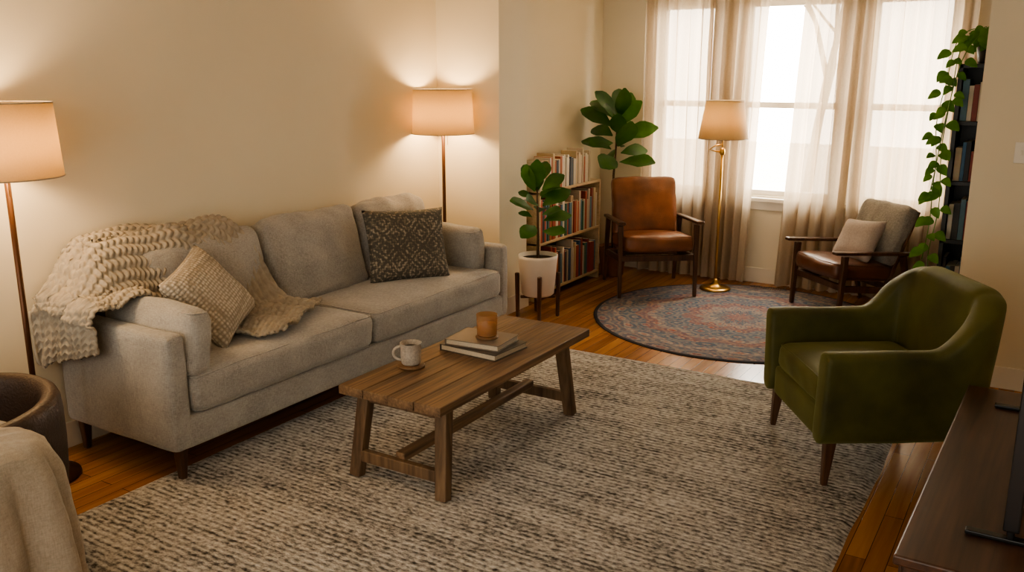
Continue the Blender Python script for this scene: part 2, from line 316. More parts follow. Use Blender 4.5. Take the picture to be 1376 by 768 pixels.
def cushion(name,size,r,loc,mat,parent=None,rot=(0,0,0),puff=(0,0,0),wr=.004,wf=7,n=13,seed=0,welt=None):
    if n not in CG: CG[n]=cubegrid(n)
    V0,F=CG[n]; hx,hy,hz=[s/2 for s in size]; V=[]
    for p in V0:
        q=Vector([math.copysign(1-(1-abs(c))**1.35,c) if abs(c)<1 else c for c in p])
        w=Vector((q.x*hx,q.y*hy,q.z*hz))
        core=Vector((max(-hx+r,min(hx-r,w.x)),max(-hy+r,min(hy-r,w.y)),max(-hz+r,min(hz-r,w.z))))
        d=w-core
        if d.length>1e-6: w=core+d.normalized()*r
        u=Vector((w.x/hx,w.y/hy,w.z/hz))
        w.x+=puff[0]*u.x*(1-u.y**2)*(1-u.z**2)
        w.y+=puff[1]*u.y*(1-u.x**2)*(1-u.z**2)
        w.z+=puff[2]*u.z*(1-u.x**2)*(1-u.y**2)
        if wr:
            nn=noise.noise_vector(w*wf+Vector((seed*3.1,seed*1.7,seed)))
            w+=nn*wr
            cr=abs(noise.noise(w*wf*1.3+Vector((seed,5,seed*2))))
            w+= -w.normalized()*wr*1.2*max(0,.25-cr)*4*.5
        V.append(w)
    o=mk(name,V,F,mat,parent,True,1); o.location=loc; o.rotation_euler=rot
    if welt:
        k=r*.29
        for zz in (hz-k,-hz+k):
            P=[];rr=r*1.0
            for cx,cy,a0 in ((hx-rr,hy-rr,0),(-hx+rr,hy-rr,90),(-hx+rr,-hy+rr,180),(hx-rr,-hy+rr,270)):
                for s in range(7):
                    a=math.radians(a0+15*s); e=rr-k
                    P.append((cx+e*math.cos(a),cy+e*math.sin(a),zz))
            P.append(P[0]); P2=[]
            for a,b in zip(P[:-1],P[1:]):
                a=Vector(a);b=Vector(b);m_=max(1,int((b-a).length/.05))
                for s in range(m_):
                    w=a.lerp(b,s/m_); w=w+noise.noise_vector(w*wf+Vector((seed*3.1,seed*1.7,seed)))*wr
                    P2.append(w)
            P2.append(P2[0]); t=tube(name+"_welt",P2,welt,mat,parent,6); t.location=loc; t.rotation_euler=rot
    return o
def pillow(name,w,h,t,loc,mat,parent=None,rot=(0,0,0),seed=0,wr=.008,matrix=None):
    n=22;V=[];F=[]
    for side in (1,-1):
        for i in range(n+1):
            for j in range(n+1):
                u=-1+2*i/n; v=-1+2*j/n
                x=u*w/2*(1-.07*(1-v*v)); y=v*h/2*(1-.07*(1-u*u))
                z=side*t/2*(max(0,(1-u**4)*(1-v**4)))**.55
                nn=noise.noise(Vector((x*7+seed,y*7,side)))*wr*(1-abs(u)**3)*(1-abs(v)**3)
                V.append((x,y,z+nn*side))
    o=(n+1)**2
    for i in range(n):
        for j in range(n):
            a=i*(n+1)+j; F.append((a,a+n+1,a+n+2,a+1)); F.append((o+a,o+a+1,o+a+n+2,o+a+n+1))
    me=mk(name,V,F,mat,parent)
    bm=bmesh.new(); bm.from_mesh(me.data); bmesh.ops.remove_doubles(bm,verts=bm.verts,dist=.0004); bmesh.ops.recalc_face_normals(bm,faces=bm.faces); bm.to_mesh(me.data); bm.free()
    me.location=loc; me.rotation_euler=rot; return me
# ---------------------------------------------------------------- room
XW=-4.0; XB=-3.70; YP0=5.47; YP1=5.86; XP=-3.46; YB=7.62; ZC=2.6; XR=.75; YN=-1.6
T=.15
boxes("floor",[((XW-T,YN,-.1),(XR+T,YB+T,0))],M['floor'])
boxes("ceiling",[((XW-T,YN,ZC),(XR+T,YB+T,ZC+.1))],M['ceil'])
boxes("wall_left",[((XW-T,YN,0),(XW,YP0,ZC)),((XW-T,YP0,0),(XP,YP1,ZC)),((XW-T,YP1,0),(XB,YB+T,ZC))],M['wall'])
boxes("wall_right",[((XR,YN,0),(XR+T,YB+T,ZC))],M['wall'])
boxes("wall_partition",[((-.43,5.70,0),(XR,5.90,ZC))],M['wall'])
wins=[(-3.15,-2.62),(-2.38,-1.58),(-1.38,-.78)]; WZ0=.76; WZ1=2.36
bl=[((XB,YB,0),(XR,YB+T,WZ0)),((XB,YB,WZ1),(XR,YB+T,ZC))]
xs=[XB]+[c for w in wins for c in w]+[XR]
for i in range(0,len(xs),2): bl.append(((xs[i],YB,WZ0),(xs[i+1],YB+T,WZ1)))
boxes("wall_back",bl,M['wall2'])
for i,(a,b) in enumerate(wins):
    y0=YB+.03;y1=YB+.08;f=.045
    zm=1.52
    lst=[((a,y0,WZ0),(a+f,y1,WZ1)),((b-f,y0,WZ0),(b,y1,WZ1)),((a,y0,WZ0),(b,y1,WZ0+f)),((a,y0,WZ1-f),(b,y1,WZ1)),((a,y0,zm-.025),(b,y1,zm+.025)),
         ((a-.09,YB-.02,WZ0-.02),(a,YB+.0,WZ1+.02)),((b,YB-.02,WZ0-.02),(b+.09,YB,WZ1+.02)),((a,YB-.02,WZ1),(b,YB,WZ1+.02)),
         ((a-.11,YB-.06,WZ0-.045),(b+.11,YB+.03,WZ0-.015)),((a-.08,YB-.018,WZ0-.12),(b+.08,YB,WZ0-.045))]
    boxes("window_%d"%(i+1),lst,M['winframe'],None,.003)
bh=.13
boxes("baseboard_left",[((XW,YN,0),(XW+.015,YP0,bh)),((XW+.015,YP0-.015,0),(XP+.015,YP0,bh)),((XP,YP0-.0,0),(XP+.015,YP1+.015,bh)),((XB,YP1,0),(XP,YP1+.015,bh)),((XB,YP1+.015,0),(XB+.015,YB,bh))],M['trim'],None,.003)
boxes("baseboard_back",[((XB+.015,YB-.015,0),(XR,YB,bh))],M['trim'],None,.003)
boxes("baseboard_right",[((-.445,5.685,0),(XR,5.70,bh)),((-.445,5.70,0),(-.43,5.915,bh)),((XR-.015,YN,0),(XR,5.685,bh))],M['trim'],None,.003)
sw=root("light_switch",(-.195,5.70,1.36)); boxes("plate",[((-.035,-.008,-.058),(.035,0,.058))],M['plastic'],sw,.003); boxes("toggle",[((-.006,-.018,-.012),(.006,-.006,.012))],M['plastic'],sw,.002)
boxes("floor_vent",[((-2.15,7.36,.0),(-1.85,7.46,.006))]+[((-2.15+.02+i*.02,7.37,.006),(-2.15+.03+i*.02,7.45,.009)) for i in range(13)],M['vent'])
# ---------------------------------------------------------------- rugs
def slab_rug():
    nx,ny=60,70; x0,x1,y0,y1=-3.32,-.54,1.70,5.05; V=[];F=[]
    cx,cy=(x0+x1)/2,(y0+y1)/2
    for i in range(nx+1):
        for j in range(ny+1):
            x=x0+(x1-x0)*i/nx;y=y0+(y1-y0)*j/ny
            e=min(i,nx-i,j,ny-j)
            z=.014 if e>0 else .0005
            if e==0:
                x+=noise.noise(Vector((x*3,y*3,0)))*.012; y+=noise.noise(Vector((x*3,y*3,5)))*.012
            V.append((x-cx,y-cy,z+noise.noise(Vector((x*4,y*4,2)))*.002*(e>0)))
    for i in range(nx):
        for j in range(ny):
            a=i*(ny+1)+j;F.append((a,a+ny+1,a+ny+2,a+1))
    o=mk("woven_area_rug",V,F,M['rug']); o.location=(cx,cy,0)
slab_rug()
lathe("round_persian_rug",[(0,.008),(1.0,.008),(1.075,.008),(1.082,.004),(1.08,.0005)],M['persian'],None,(-1.92,6.38,0),96)
# ---------------------------------------------------------------- sofa
S0=Vector((-3.57,3.74,0)); sofa=root("sofa",S0)
def sl(x,y,z): return (x-S0.x,y-S0.y,z)
XF=-3.16; XK=-3.975; Y0=2.335; Y1=5.12; AT=.11
lin=M['linen']
cushion("base",(XF-XK,Y1-Y0-.02,.16),.03,sl((XF+XK)/2,(Y0+Y1)/2,.23),lin,sofa,wr=.002,n=16)
for i,(ya,yb,h) in enumerate(((Y0,Y0+AT,.54),(Y1-AT,Y1,.50))):
    cushion("arm_%d"%(i+1),(XF-XK,AT,h),.035,sl((XF+XK)/2,(ya+yb)/2,.15+h/2),lin,sofa,puff=(0,.006,0),wr=.003,n=14,seed=i)
cushion("back_frame",(.12,Y1-Y0-.2,.50),.04,sl(XK+.06,(Y0+Y1)/2,.50),lin,sofa,wr=.003,seed=4)
ys=[Y0+AT,3.68,Y1-AT]
for i in range(2):
    cushion("seat_cushion_%d"%(i+1),(.71,ys[i+1]-ys[i]-.008,.19),.05,sl(XF-.335,(ys[i]+ys[i+1])/2,.40),lin,sofa,puff=(.015,.004,.028),wr=.010,wf=4,n=20,seed=i+9,welt=.0045)
bc=[(2.62,3.455,.50),(3.465,4.27,.52),(4.28,4.98,.52)]
for i,(a,b,h) in enumerate(bc):
    cushion("back_cushion_%d"%(i+1),(.20,b-a-.012,h),.075,sl(-3.80,(a+b)/2,.71),lin,sofa,rot=(0,math.radians(-12),0),puff=(.045,.008,.02),wr=.020,wf=6,n=22,seed=i+20)
cushion("bolster_1",(.63,.14,.30),.055,sl(-3.47,Y0+AT+.075,.62),lin,sofa,rot=(math.radians(-7),0,0),puff=(.01,.02,.02),wr=.008,wf=6,n=16,seed=31,welt=.004)
cushion("bolster_2",(.52,.14,.30),.055,sl(-3.52,Y1-AT-.085,.62),lin,sofa,rot=(math.radians(7),0,0),puff=(.01,.02,.02),wr=.008,wf=6,n=16,seed=33,welt=.004)
for i,(x,y) in enumerate(((XF-.05,Y0+.06),(XF-.05,Y1-.08),(XK+.06,Y0+.06),(XK+.06,Y1-.08))):
    beam("leg_%d"%(i+1),sl(x,y,0),sl(x,y,.17),.03,.03,.05,.05,M['walnut'],sofa)
def orient(o,normal,roll):
    n=Vector(normal).normalized(); up=Vector((0,0,1)); x=up.cross(n).normalized(); y=n.cross(x)
    m=Matrix((x,y,n)).transposed(); o.rotation_euler=(m@Matrix.Rotation(roll,3,'Z')).to_euler()
p=pillow("patterned_pillow",.56,.48,.17,(-3.50,4.43,.715),M['kilim'],seed=2); orient(p,(.88,-.46,.32),math.radians(-2))
p=pillow("nubby_pillow",.46,.44,.16,(-3.50,2.86,.72),M['dotpillow'],seed=5); orient(p,(.74,.22,.58),math.radians(18))
# knitted throw
def sst(a,b,x):
    t=max(0,min(1,(x-a)/(b-a))); return t*t*(3-2*t)
def Hs(x,y):
    seat=.515
    back=seat+(.985-seat)*sst(-3.60,-3.80,x)
    side=.73+.03*sst(-3.3,-3.8,x)
    arm=seat+(side-seat)*sst(2.74,2.60,y)
    h=max(back if y>2.42 else .70+(back-.70)*sst(2.26,2.46,y)*.85, arm)
    if y<=2.48: h=max(h,.71+(.93-.71)*sst(-3.6,-3.82,x)*sst(2.24,2.46,y))
    return h
def Hf(x,y):
    s=0;c=0
    for dx in (-.05,-.025,0,.025,.05):
        for dy in (-.05,-.025,0,.025,.05):
            s+=Hs(x+dx,y+dy);c+=1
    return s/c
rows=[((-3.97,2.02),(-3.54,2.15)),((-3.97,2.32),(-3.54,2.36)),((-3.97,2.60),(-3.56,2.60)),((-3.95,2.92),(-3.56,2.74)),((-3.86,3.22),(-3.50,2.84)),((-3.62,3.48),(-3.26,2.94)),((-3.46,3.60),(-3.18,3.04))]
def cr(p0,p1,p2,p3,t):
    return .5*((2*p1)+(-p0+p2)*t+(2*p0-5*p1+4*p2-p3)*t*t+(-p0+3*p1-3*p2+p3)*t**3)
def throw():
    nu,nv=300,120; V=[];F=[]; P=[]
    n=len(rows)-1
    for i in range(nu+1):
        s=i/nu*n; k=min(int(s),n-1); t=s-k
        g=lambda q:rows[max(0,min(n,q))]
        A=[cr(g(k-1)[0][c],g(k)[0][c],g(k+1)[0][c],g(k+2)[0][c],t) for c in (0,1)]
        B=[cr(g(k-1)[1][c],g(k)[1][c],g(k+1)[1][c],g(k+2)[1][c],t) for c in (0,1)]
        row=[]
        for j in range(nv+1):
            v=j/nv; x=A[0]+(B[0]-A[0])*v; y=A[1]+(B[1]-A[1])*v
            edge=2.295
            fold=.024*math.sin(v*10+3*noise.noise(Vector((x*3,y*3,0))))+.028*noise.noise(Vector((x*5,y*5,7)))
            if y>=edge: q=Vector((x,y,Hf(x,y)+.02+abs(fold)))
            else:
                h=Hf(x,edge)+.02; d=edge-y
                q=Vector((max(x,-3.97),edge-.02-.03*min(1,d/.05)-abs(fold)*.8,h-d*1.25))
            q.x=max(q.x,-3.965)
            row.append(q)
        P.append(row)
    Uu=[[0]*(nv+1) for _ in range(nu+1)]
    for i in range(1,nu+1):
        am=sum((P[i][j]-P[i-1][j]).length for j in (20,50,80,110))/4
        for j in range(nv+1): Uu[i][j]=Uu[i-1][j]+am
    cw=.046; rh=.036
    for i in range(nu+1):
        W=0
        for j in range(nv+1):
            if j: W+=(P[i][j]-P[i][j-1]).length*.5+.0022
            q=P[i][j]; a=P[min(i+1,nu)][j]-P[max(i-1,0)][j]; b=P[i][min(j+1,nv)]-P[i][max(j-1,0)]
            nn=a.cross(b); nn=nn.normalized() if nn.length>0 else Vector((0,0,1))
            if nn.z<-.2: nn=-nn
            U=Uu[i][j]
            f=(W/cw)%1-.5
            st=abs(math.sin(pi*(U/rh+abs(f)*1.0)))
            h=.018*(st**.6)*(max(0,math.cos(pi*f))**.5)
            V.append(q+nn*h)
    for i in range(nu):
        for j in range(nv):
            a=i*(nv+1)+j;F.append((a,a+nv+1,a+nv+2,a+1))
    o=mk("knitted_throw_blanket",V,F,M['knit'])
    s=o.modifiers.new("s","SOLIDIFY"); s.thickness=.014; s.offset=-1
throw()
# ---------------------------------------------------------------- coffee table
ct=root("coffee_table",(-2.345,3.49,.014))
TX=.56;TY=1.38;TZ=.43
for i in range(4):
    w=TX/4
    wbox("plank_%d"%(i+1),(w-.003,TY+random.uniform(-.006,.006),.042),(-TX/2+w*(i+.5),0,TZ-.021),M['rustic'],ct,bev=.004)
for k,(yf,yt) in enumerate(((-.66,-.60),(.50,.45))):
    for j,(xf,xt) in enumerate(((-.215,-.19),(.265,.235))):
        beam("leg_%d"%(k*2+j+1),(xf,yf,0),(xt,yt,TZ-.04),.058,.048,.062,.055,M['rusticleg'],ct)
    beam("apron_%d"%(k+1),(-.23,yt,TZ-.06),(.25,yt,TZ-.06),.05,.04,.05,.04,M['rusticleg'],ct)
    ym=yf+(yt-yf)*.22
    beam("crossbar_%d"%(k+1),(-.205,ym,.10),(.255,ym,.10),.035,.055,.035,.055,M['rusticleg'],ct,up=(0,0,1))
beam("stretcher",(.02,-.64,.135),(.02,.49,.135),.05,.04,.05,.04,M['rustic'],ct,up=(0,0,1))
zt=.444
mg=root("coffee_mug",(-2.50,3.17,zt))
lathe("coaster",[(0,.0),(.062,0),(.065,.004),(.065,.011),(.06,.014),(0,.014)],M['coaster'],mg)
lathe("cup",[(0,.015),(.04,.015),(.046,.022),(.048,.06),(.050,.115),(.052,.118),(.0485,.118),(.045,.06),(.042,.028),(0,.026)],M['mug'],mg)
lathe("coffee",[(0,.095),(.046,.095)],M['soil'],mg)
tube("handle",[(-.045*math.cos(.5)-.03*math.sin(t)*math.cos(.5)*1.3,-.045*math.sin(.5)-.03*math.sin(t)*math.sin(.5)*1.3,.065+.033*math.cos(t)) for t in [i*pi/12 for i in range(13)]],.0065,M['mug'],mg)
def bookmesh(name,specs,parent=None):
    V=[];F=[];C=[]
    for o,a,b,c,col in specs:
        o=Vector(o);a=Vector(a);b=Vector(b);c=Vector(c);k=len(V)
        V+=[o,o+a,o+a+b,o+b,o+c,o+a+c,o+a+b+c,o+b+c]
        fs=[(0,3,2,1),(4,5,6,7),(0,1,5,4),(1,2,6,5),(2,3,7,6),(3,0,4,7)]
        page=(.70,.62,.48)
        cols=[page,page,col,col,page,col]
        F+=[tuple(i+k for i in q) for q in fs]; C+=cols
    me=bpy.data.meshes.new(name); me.from_pydata([tuple(v) for v in V],[],F); me.update()
    ca=me.color_attributes.new("Col",'FLOAT_COLOR','CORNER')
    for p in me.polygons:
        for li in p.loop_indices: ca.data[li].color=c4(C[p.index])
    me.materials.append(M['books']); o=bpy.data.objects.new(name,me); COL.objects.link(o)
    if parent:o.parent=parent
    b=o.modifiers.new("b","BEVEL"); b.width=.0015; b.segments=2
    return o
bs=root("stacked_books",(-2.36,3.58,zt),math.radians(-3))
def flatbook(nm,w,d,h,z,rz,cov,x=0,y=0):
    g=bpy.data.objects.new(nm,None); COL.objects.link(g); g.parent=bs; g.location=(x,y,z); g.rotation_euler=(0,0,rz); g.empty_display_size=.05
    m=plain(nm+"_cover",cov,.45,.06,20); pg=plain(nm+"_pages",(.60,.53,.42),.9,.1,200)
    boxes("covers",[((-w/2,-d/2,0),(w/2,d/2,.004)),((-w/2,-d/2,h-.004),(w/2,d/2,h)),((-w/2,-d/2,0),(-w/2+.006,d/2,h))],m,g,.0015)
    boxes("pages",[((-w/2+.006,-d/2+.006,.004),(w/2-.006,d/2-.006,h-.004))],pg,g,.001)
flatbook("lower_book",.34,.28,.032,0,0,(.10,.085,.07))
flatbook("upper_book",.30,.23,.03,.033,math.radians(8),(.22,.185,.155),-.01,0)
cd=root("glass_candle",(-2.34,3.58,zt+.0635))
lathe("saucer",[(0,0),(.055,0),(.058,.004),(.055,.009),(0,.009)],M['coaster'],cd)
lathe("glass",[(0,.011),(.046,.011),(.05,.018),(.053,.12),(.051,.121),(.047,.02),(0,.016)],M['amber'],cd)
lathe("wax",[(0,.017),(.045,.017),(.0475,.07),(0,.072)],M['wax'],cd)
tube("wick",[(0,0,.07),(.001,0,.08),(.003,0,.088)],.0012,M['black'],cd,6)
# ---------------------------------------------------------------- lamps
LP=25
LC=(1,.68,.37)
def floor_lamp(name,loc,power):
    g=root(name,loc)
    lathe("base",[(0,.0),(.145,.0),(.15,.006),(.148,.018),(.05,.026),(.018,.04),(0,.04)],M['bronze'],g)
    tube("pole",[(0,0,.03),(0,0,.7),(0,0,1.44)],.0125,M['bronze'],g,14)
    lathe("collar",[(.0,1.40),(.018,1.40),(.018,1.46),(0,1.46)],M['bronze'],g,seg=16)
    lathe("shade",[(.222,1.365),(.206,1.675),(.2045,1.675),(.2205,1.365),(.222,1.365)],M['shade'],g,seg=64)
    for zz,rr in ((1.367,.2225),(1.673,.207)):
        tube("rim",[(rr*math.cos(a),rr*math.sin(a),zz) for a in [2*pi*i/48 for i in range(49)]],.003,M['cream'],g,6)
    for k in range(3):
        a=2*pi*k/3+.3; tube("spider_%d"%k,[(0,0,1.62),(.205*math.cos(a),.205*math.sin(a),1.66)],.002,M['brass'],g,6)
    tube("harp",[(0,0,1.44),(0,0,1.62)],.004,M['brass'],g,8)
    tube("pull_chain",[(.06,-.03,1.42),(.06,-.03,1.29)],.0015,M['brass'],g,6)
    bulb(g,(0,0,1.50),power,LC)
def bulb(g,loc,power,col):
    l=bpy.data.lights.new("bulb","POINT"); l.energy=power; l.color=col; l.shadow_soft_size=.075
    o=bpy.data.objects.new("bulb",l); COL.objects.link(o); o.parent=g; o.location=loc
floor_lamp("floor_lamp",(-3.78,5.23,0),LP)
floor_lamp("floor_lamp.001",(-3.77,2.09,0),LP)
bl=root("brass_floor_lamp",(-2.37,7.15,.008))
lathe("base",[(0,0),(.125,0),(.13,.006),(.125,.016),(.09,.024),(.05,.03),(.03,.05),(.02,.07),(.013,.09),(0,.09)],M['brass'],bl)
tube("pole",[(0,0,.05),(0,0,.6),(0,0,1.17)],.011,M['brass'],bl,14)
lathe("knob",[(0,1.12),(.02,1.125),(.024,1.15),(.018,1.18),(0,1.185)],M['brass'],bl,seg=20)
tube("swing_arm",[(0,0,1.15),(-.05,-.03,1.155),(-.09,-.05,1.17),(-.05,-.03,1.20),(0,0,1.21)],.007,M['brass'],bl)
tube("stem",[(0,0,1.17),(0,0,1.36)],.006,M['brass'],bl)
lathe("shade",[(.20,1.255),(.15,1.56),(.1485,1.56),(.1985,1.255),(.20,1.255)],M['shade'],bl,seg=56)
for zz,rr in ((1.257,.2005),(1.558,.151)): tube("rim",[(rr*math.cos(a),rr*math.sin(a),zz) for a in [2*pi*i/48 for i in range(49)]],.003,M['cream'],bl,6)
for k in range(3):
    a=2*pi*k/3+.3; tube("spider_%d"%k,[(0,0,1.5),(.15*math.cos(a),.15*math.sin(a),1.55)],.002,M['brass'],bl,6)
tube("harp",[(0,0,1.36),(0,0,1.5)],.003,M['brass'],bl,8)
bulb(bl,(0,0,1.42),8,LC)
# ---------------------------------------------------------------- bookcase
bk=root("bookcase",(-3.555,6.53,0))
dx=.135; dy=.54
parts=[((-dx,-dy,0),(dx,-dy+.022,.88)),((-dx,dy-.022,0),(dx,dy,.88)),((-dx,-dy,.86),(dx,dy,.882)),((-dx,-dy,.455),(dx,dy,.475)),((-dx,-dy,.06),(dx,dy,.08)),((-dx,-dy,0),(-dx+.008,dy,.88))]
boxes("frame",parts,M['birch'],bk,.002)
pal=[(.60,.52,.40),(.66,.60,.50),(.05,.05,.06),(.35,.07,.04),(.30,.06,.04),(.05,.10,.20),(.55,.42,.25),(.06,.16,.12),(.50,.44,.36),(.45,.16,.06),(.48,.10,.05),(.50,.32,.08),(.10,.20,.28)]
def shelf_books(name,parent,o,ax,dep,length,hmin,hmax,dmin,dmax,pal,w0=.018,w1=.042,fill=1.0):
    ax=Vector(ax);dep=Vector(dep);s=[];x=0
    while True:
        w=random.uniform(w0,w1)
        if x+w>length*fill:break
        h=random.uniform(hmin,hmax);d=random.uniform(dmin,dmax)
        s.append((Vector(o)+ax*x+dep*random.uniform(0,.012),ax*(w-.001),dep*d,Vector((0,0,h)),random.choice(pal))); x+=w
    return bookmesh(name,s,parent)
light=[(.60,.52,.40),(.66,.60,.50),(.55,.42,.25),(.62,.56,.46),(.72,.66,.56),(.40,.12,.05),(.05,.07,.10),(.68,.62,.52),(.6,.5,.36)]
shelf_books("books_upper",bk,(dx-.005,-dy+.03,.882),(0,1,0),(-1,0,0),.86,.20,.29,.14,.17,light)
shelf_books("books_middle",bk,(dx-.005,-dy+.03,.475),(0,1,0),(-1,0,0),1.01,.25,.35,.15,.19,pal)
shelf_books("books_lower",bk,(dx-.005,-dy+.03,.08),(0,1,0),(-1,0,0),1.0,.25,.34,.15,.19,pal)
bb=root("tall_bookshelf",(-.28,6.20,0))
W=.31;D=.15;HH=1.84
lst=[((-W,-D,0),(-W+.025,D,HH)),((W-.025,-D,0),(W,D,HH)),((-W,D-.01,0),(W,D,HH))]
for z in (.05,.40,.76,1.12,1.48,1.815): lst.append(((-W,-D,z),(W,D,z+.025)))
boxes("frame",lst,M['black'],bb,.002)
pal2=[(.25,.05,.03),(.60,.52,.40),(.05,.05,.06),(.08,.16,.20),(.40,.32,.22),(.5,.46,.4),(.02,.02,.02),(.04,.12,.22),(.03,.03,.03)]
for i,z in enumerate((.075,.425,.785,1.145,1.505)):
    shelf_books("books_%d"%(i+1),bb,(-W+.03,-D+.02,z),(1,0,0),(0,1,0),.55,.18,.27,.16,.2,pal2)
# ---------------------------------------------------------------- leaves
def leafgeo(V,F,pos,d,up,Ln,Wd,kind,curl=.25,fold=.15):
    d=Vector(d).normalized(); x=d.cross(Vector(up)).normalized(); n=x.cross(d).normalized()
    k=len(V); nt_,nj=9,5
    for i in range(nt_):
        t=i/(nt_-1)
        if kind=='ficus': w=Wd/2*(math.sin(pi*min(1,t**1.15*.97+.015)))**.75*(.62+.55*t)
        else: w=Wd/2*(math.sin(pi*min(1,max(0,t*.97+.02))**.62))**.8 if t<1 else .0005
        w=max(w,.0008)
        for j in range(nj):
            s=-1+2*j/(nj-1)
            V.append(Vector(pos)+d*(Ln*t)+x*(w*s)+n*(-curl*Ln*t*t+fold*w*abs(s)+.06*w*math.sin(t*14+s*2)*abs(s)))
    for i in range(nt_-1):
        for j in range(nj-1):
            a=k+i*nj+j;F.append((a,a+1,a+nj+1,a+nj))
def plant_leaves(name,parent,stem,nl,Ln,Wd,seed,spread=1,zone=(.2,1),lim=None):
    rnd=random.Random(seed);V=[];F=[]
    for i in range(nl):
        t=zone[0]+(zone[1]-zone[0])*i/(nl-1)
        k=t*(len(stem)-1);a=int(min(k,len(stem)-2));p=Vector(stem[a]).lerp(Vector(stem[a+1]),k-a)
        az=i*2.4+rnd.uniform(-.3,.3); el=math.radians(0+62*((t-zone[0])/(1-zone[0]))**1.3+rnd.uniform(-14,14))
        d=Vector((math.cos(az)*math.cos(el),math.sin(az)*math.cos(el),math.sin(el)))
        l=Ln*rnd.uniform(.8,1.1)
        p2=p+d*.045
        if lim:
            for c in range(2):
                e=p2[c]+d[c]*l
                if e<lim[c][0]: l*=.5 if p2[c]+d[c]*l*.8<lim[c][0] else .8
                e=p2[c]+d[c]*l
                if e>lim[c][1]: l*=.5 if p2[c]+d[c]*l*.8>lim[c][1] else .8
        upv=Vector((rnd.uniform(0,.7),rnd.uniform(-.8,-.1),rnd.uniform(.5,1.1)))
        dd=d+Vector((0,0,.15))
        if abs(dd.normalized().dot(upv.normalized()))>.9: upv=Vector((math.cos(az),math.sin(az),.1))
        leafgeo(V,F,p2,dd,upv,l,Wd*l/Ln,'ficus',rnd.uniform(.15,.4),.14)
    return mk(name,V,F,M['leaf'],parent)
fp=root("potted_fiddle_leaf_fig",(-3.23,5.64,0))
lathe("pot",[(0,.17),(.105,.17),(.122,.185),(.145,.45),(.147,.475),(.137,.475),(.133,.44),(0,.43)],M['ceramic'],fp)
lathe("soil",[(0,.445),(.134,.445)],M['soil'],fp)
for k in range(4):
    a=k*pi/2+.6; ca,sa=math.cos(a),math.sin(a)
    beam("stand_leg_%d"%(k+1),(.150*ca,.150*sa,0),(.155*ca,.155*sa,.34),.024,.024,.028,.028,M['walnut'],fp)
beam("stand_bar_1",(.13*math.cos(.6),.13*math.sin(.6),.155),(-.13*math.cos(.6),-.13*math.sin(.6),.155),.02,.03,.02,.03,M['walnut'],fp)
beam("stand_bar_2",(.13*math.cos(.6+pi/2),.13*math.sin(.6+pi/2),.155),(-.13*math.cos(.6+pi/2),-.13*math.sin(.6+pi/2),.155),.02,.03,.02,.03,M['walnut'],fp)
st=[(0,0,.44),(.0,.0,.6),(-.01,.01,.75),(-.01,0,.88),(-.01,0,.96)]
tube("stem",st,[.012,.011,.009,.007,.005],M['bark'],fp,8)
plant_leaves("leaves",fp,st,20,.215,.135,3,zone=(.34,1),lim=((-.19,1),(-1,1)))
ft=root("tall_fiddle_leaf_fig",(-3.36,7.22,0))
lathe("pot",[(0,0),(.09,0),(.10,.01),(.125,.25),(.127,.27),(.117,.27),(.112,.24),(0,.235)],M['terracotta'],ft)
lathe("soil",[(0,.245),(.113,.245)],M['soil'],ft)
st=[(0,0,.24),(.0,-.01,.55),(-.01,0,.9),(.01,-.01,1.1),(.02,-.02,1.3),(.03,-.02,1.40)]
tube("stem",st,[.014,.013,.011,.009,.008,.005],M['bark'],ft,8)
plant_leaves("leaves",ft,st,21,.30,.19,11,zone=(.52,1),lim=((-.32,1),(-1,.25)))
# pothos
pt=root("trailing_pothos",(-.43,6.17,1.842))
lathe("pot",[(0,0),(.07,0),(.075,.01),(.095,.13),(.087,.13),(.083,.11),(0,.105)],M['black'],pt)
lathe("soil",[(0,.112),(.083,.112)],M['soil'],pt)
rnd=random.Random(5); V=[];F=[]
vines=[]
def vine(pts,step=.055):
    pts=[Vector(p) for p in pts]; dense=[]
    for i in range(len(pts)-1):
        g=lambda q:pts[max(0,min(len(pts)-1,q))]
        for s in range(8):
            t=s/8; dense.append(Vector([cr(g(i-1)[c],g(i)[c],g(i+1)[c],g(i+2)[c],t) for c in range(3)]))
    dense.append(pts[-1]); vines.append(dense); acc=0;side=1
    for i in range(1,len(dense)):
        acc+=(dense[i]-dense[i-1]).length
        if acc>step:
            acc=0;side=-side
            out=Vector((side*.8+rnd.uniform(-.4,.4),-.6+rnd.uniform(-.4,.3),rnd.uniform(-.5,.1)))
            l=rnd.uniform(.06,.09)
            leafgeo(V,F,dense[i]+out.normalized()*.02,out+Vector((0,0,-.35)),(0,-.8,.6),l,l*.78,'heart',.2,.2)
vine([(0,0,.11),(-.10,-.03,.20),(-.19,-.08,.12),(-.22,-.1,-.1),(-.25,-.1,-.35),(-.23,-.1,-.6),(-.25,-.1,-.8)])
vine([(0,0,.11),(-.08,-.06,.19),(-.16,-.13,.08),(-.18,-.17,-.2),(-.20,-.17,-.5),(-.18,-.17,-.85),(-.21,-.17,-1.15),(-.18,-.17,-1.34)])
vine([(0,0,.11),(-.06,-.1,.17),(-.14,-.19,.02),(-.19,-.2,-.3),(-.22,-.2,-.65),(-.22,-.19,-.95),(-.24,-.2,-1.18)],.07)
for k in range(12):
    a=k*.55+.2; rr=rnd.uniform(.10,.20)
    vine([(0,0,.11),(rr*.5*math.cos(a),rr*.5*math.sin(a),.17+rnd.uniform(0,.05)),(rr*math.cos(a),rr*math.sin(a),.10+rnd.uniform(0,.12))],.033)
for i,d in enumerate(vines): tube("vine_%d"%(i+1),d,.003,M['leaf2'],pt,5)
mk("leaves",V,F,M['leaf2'],pt)
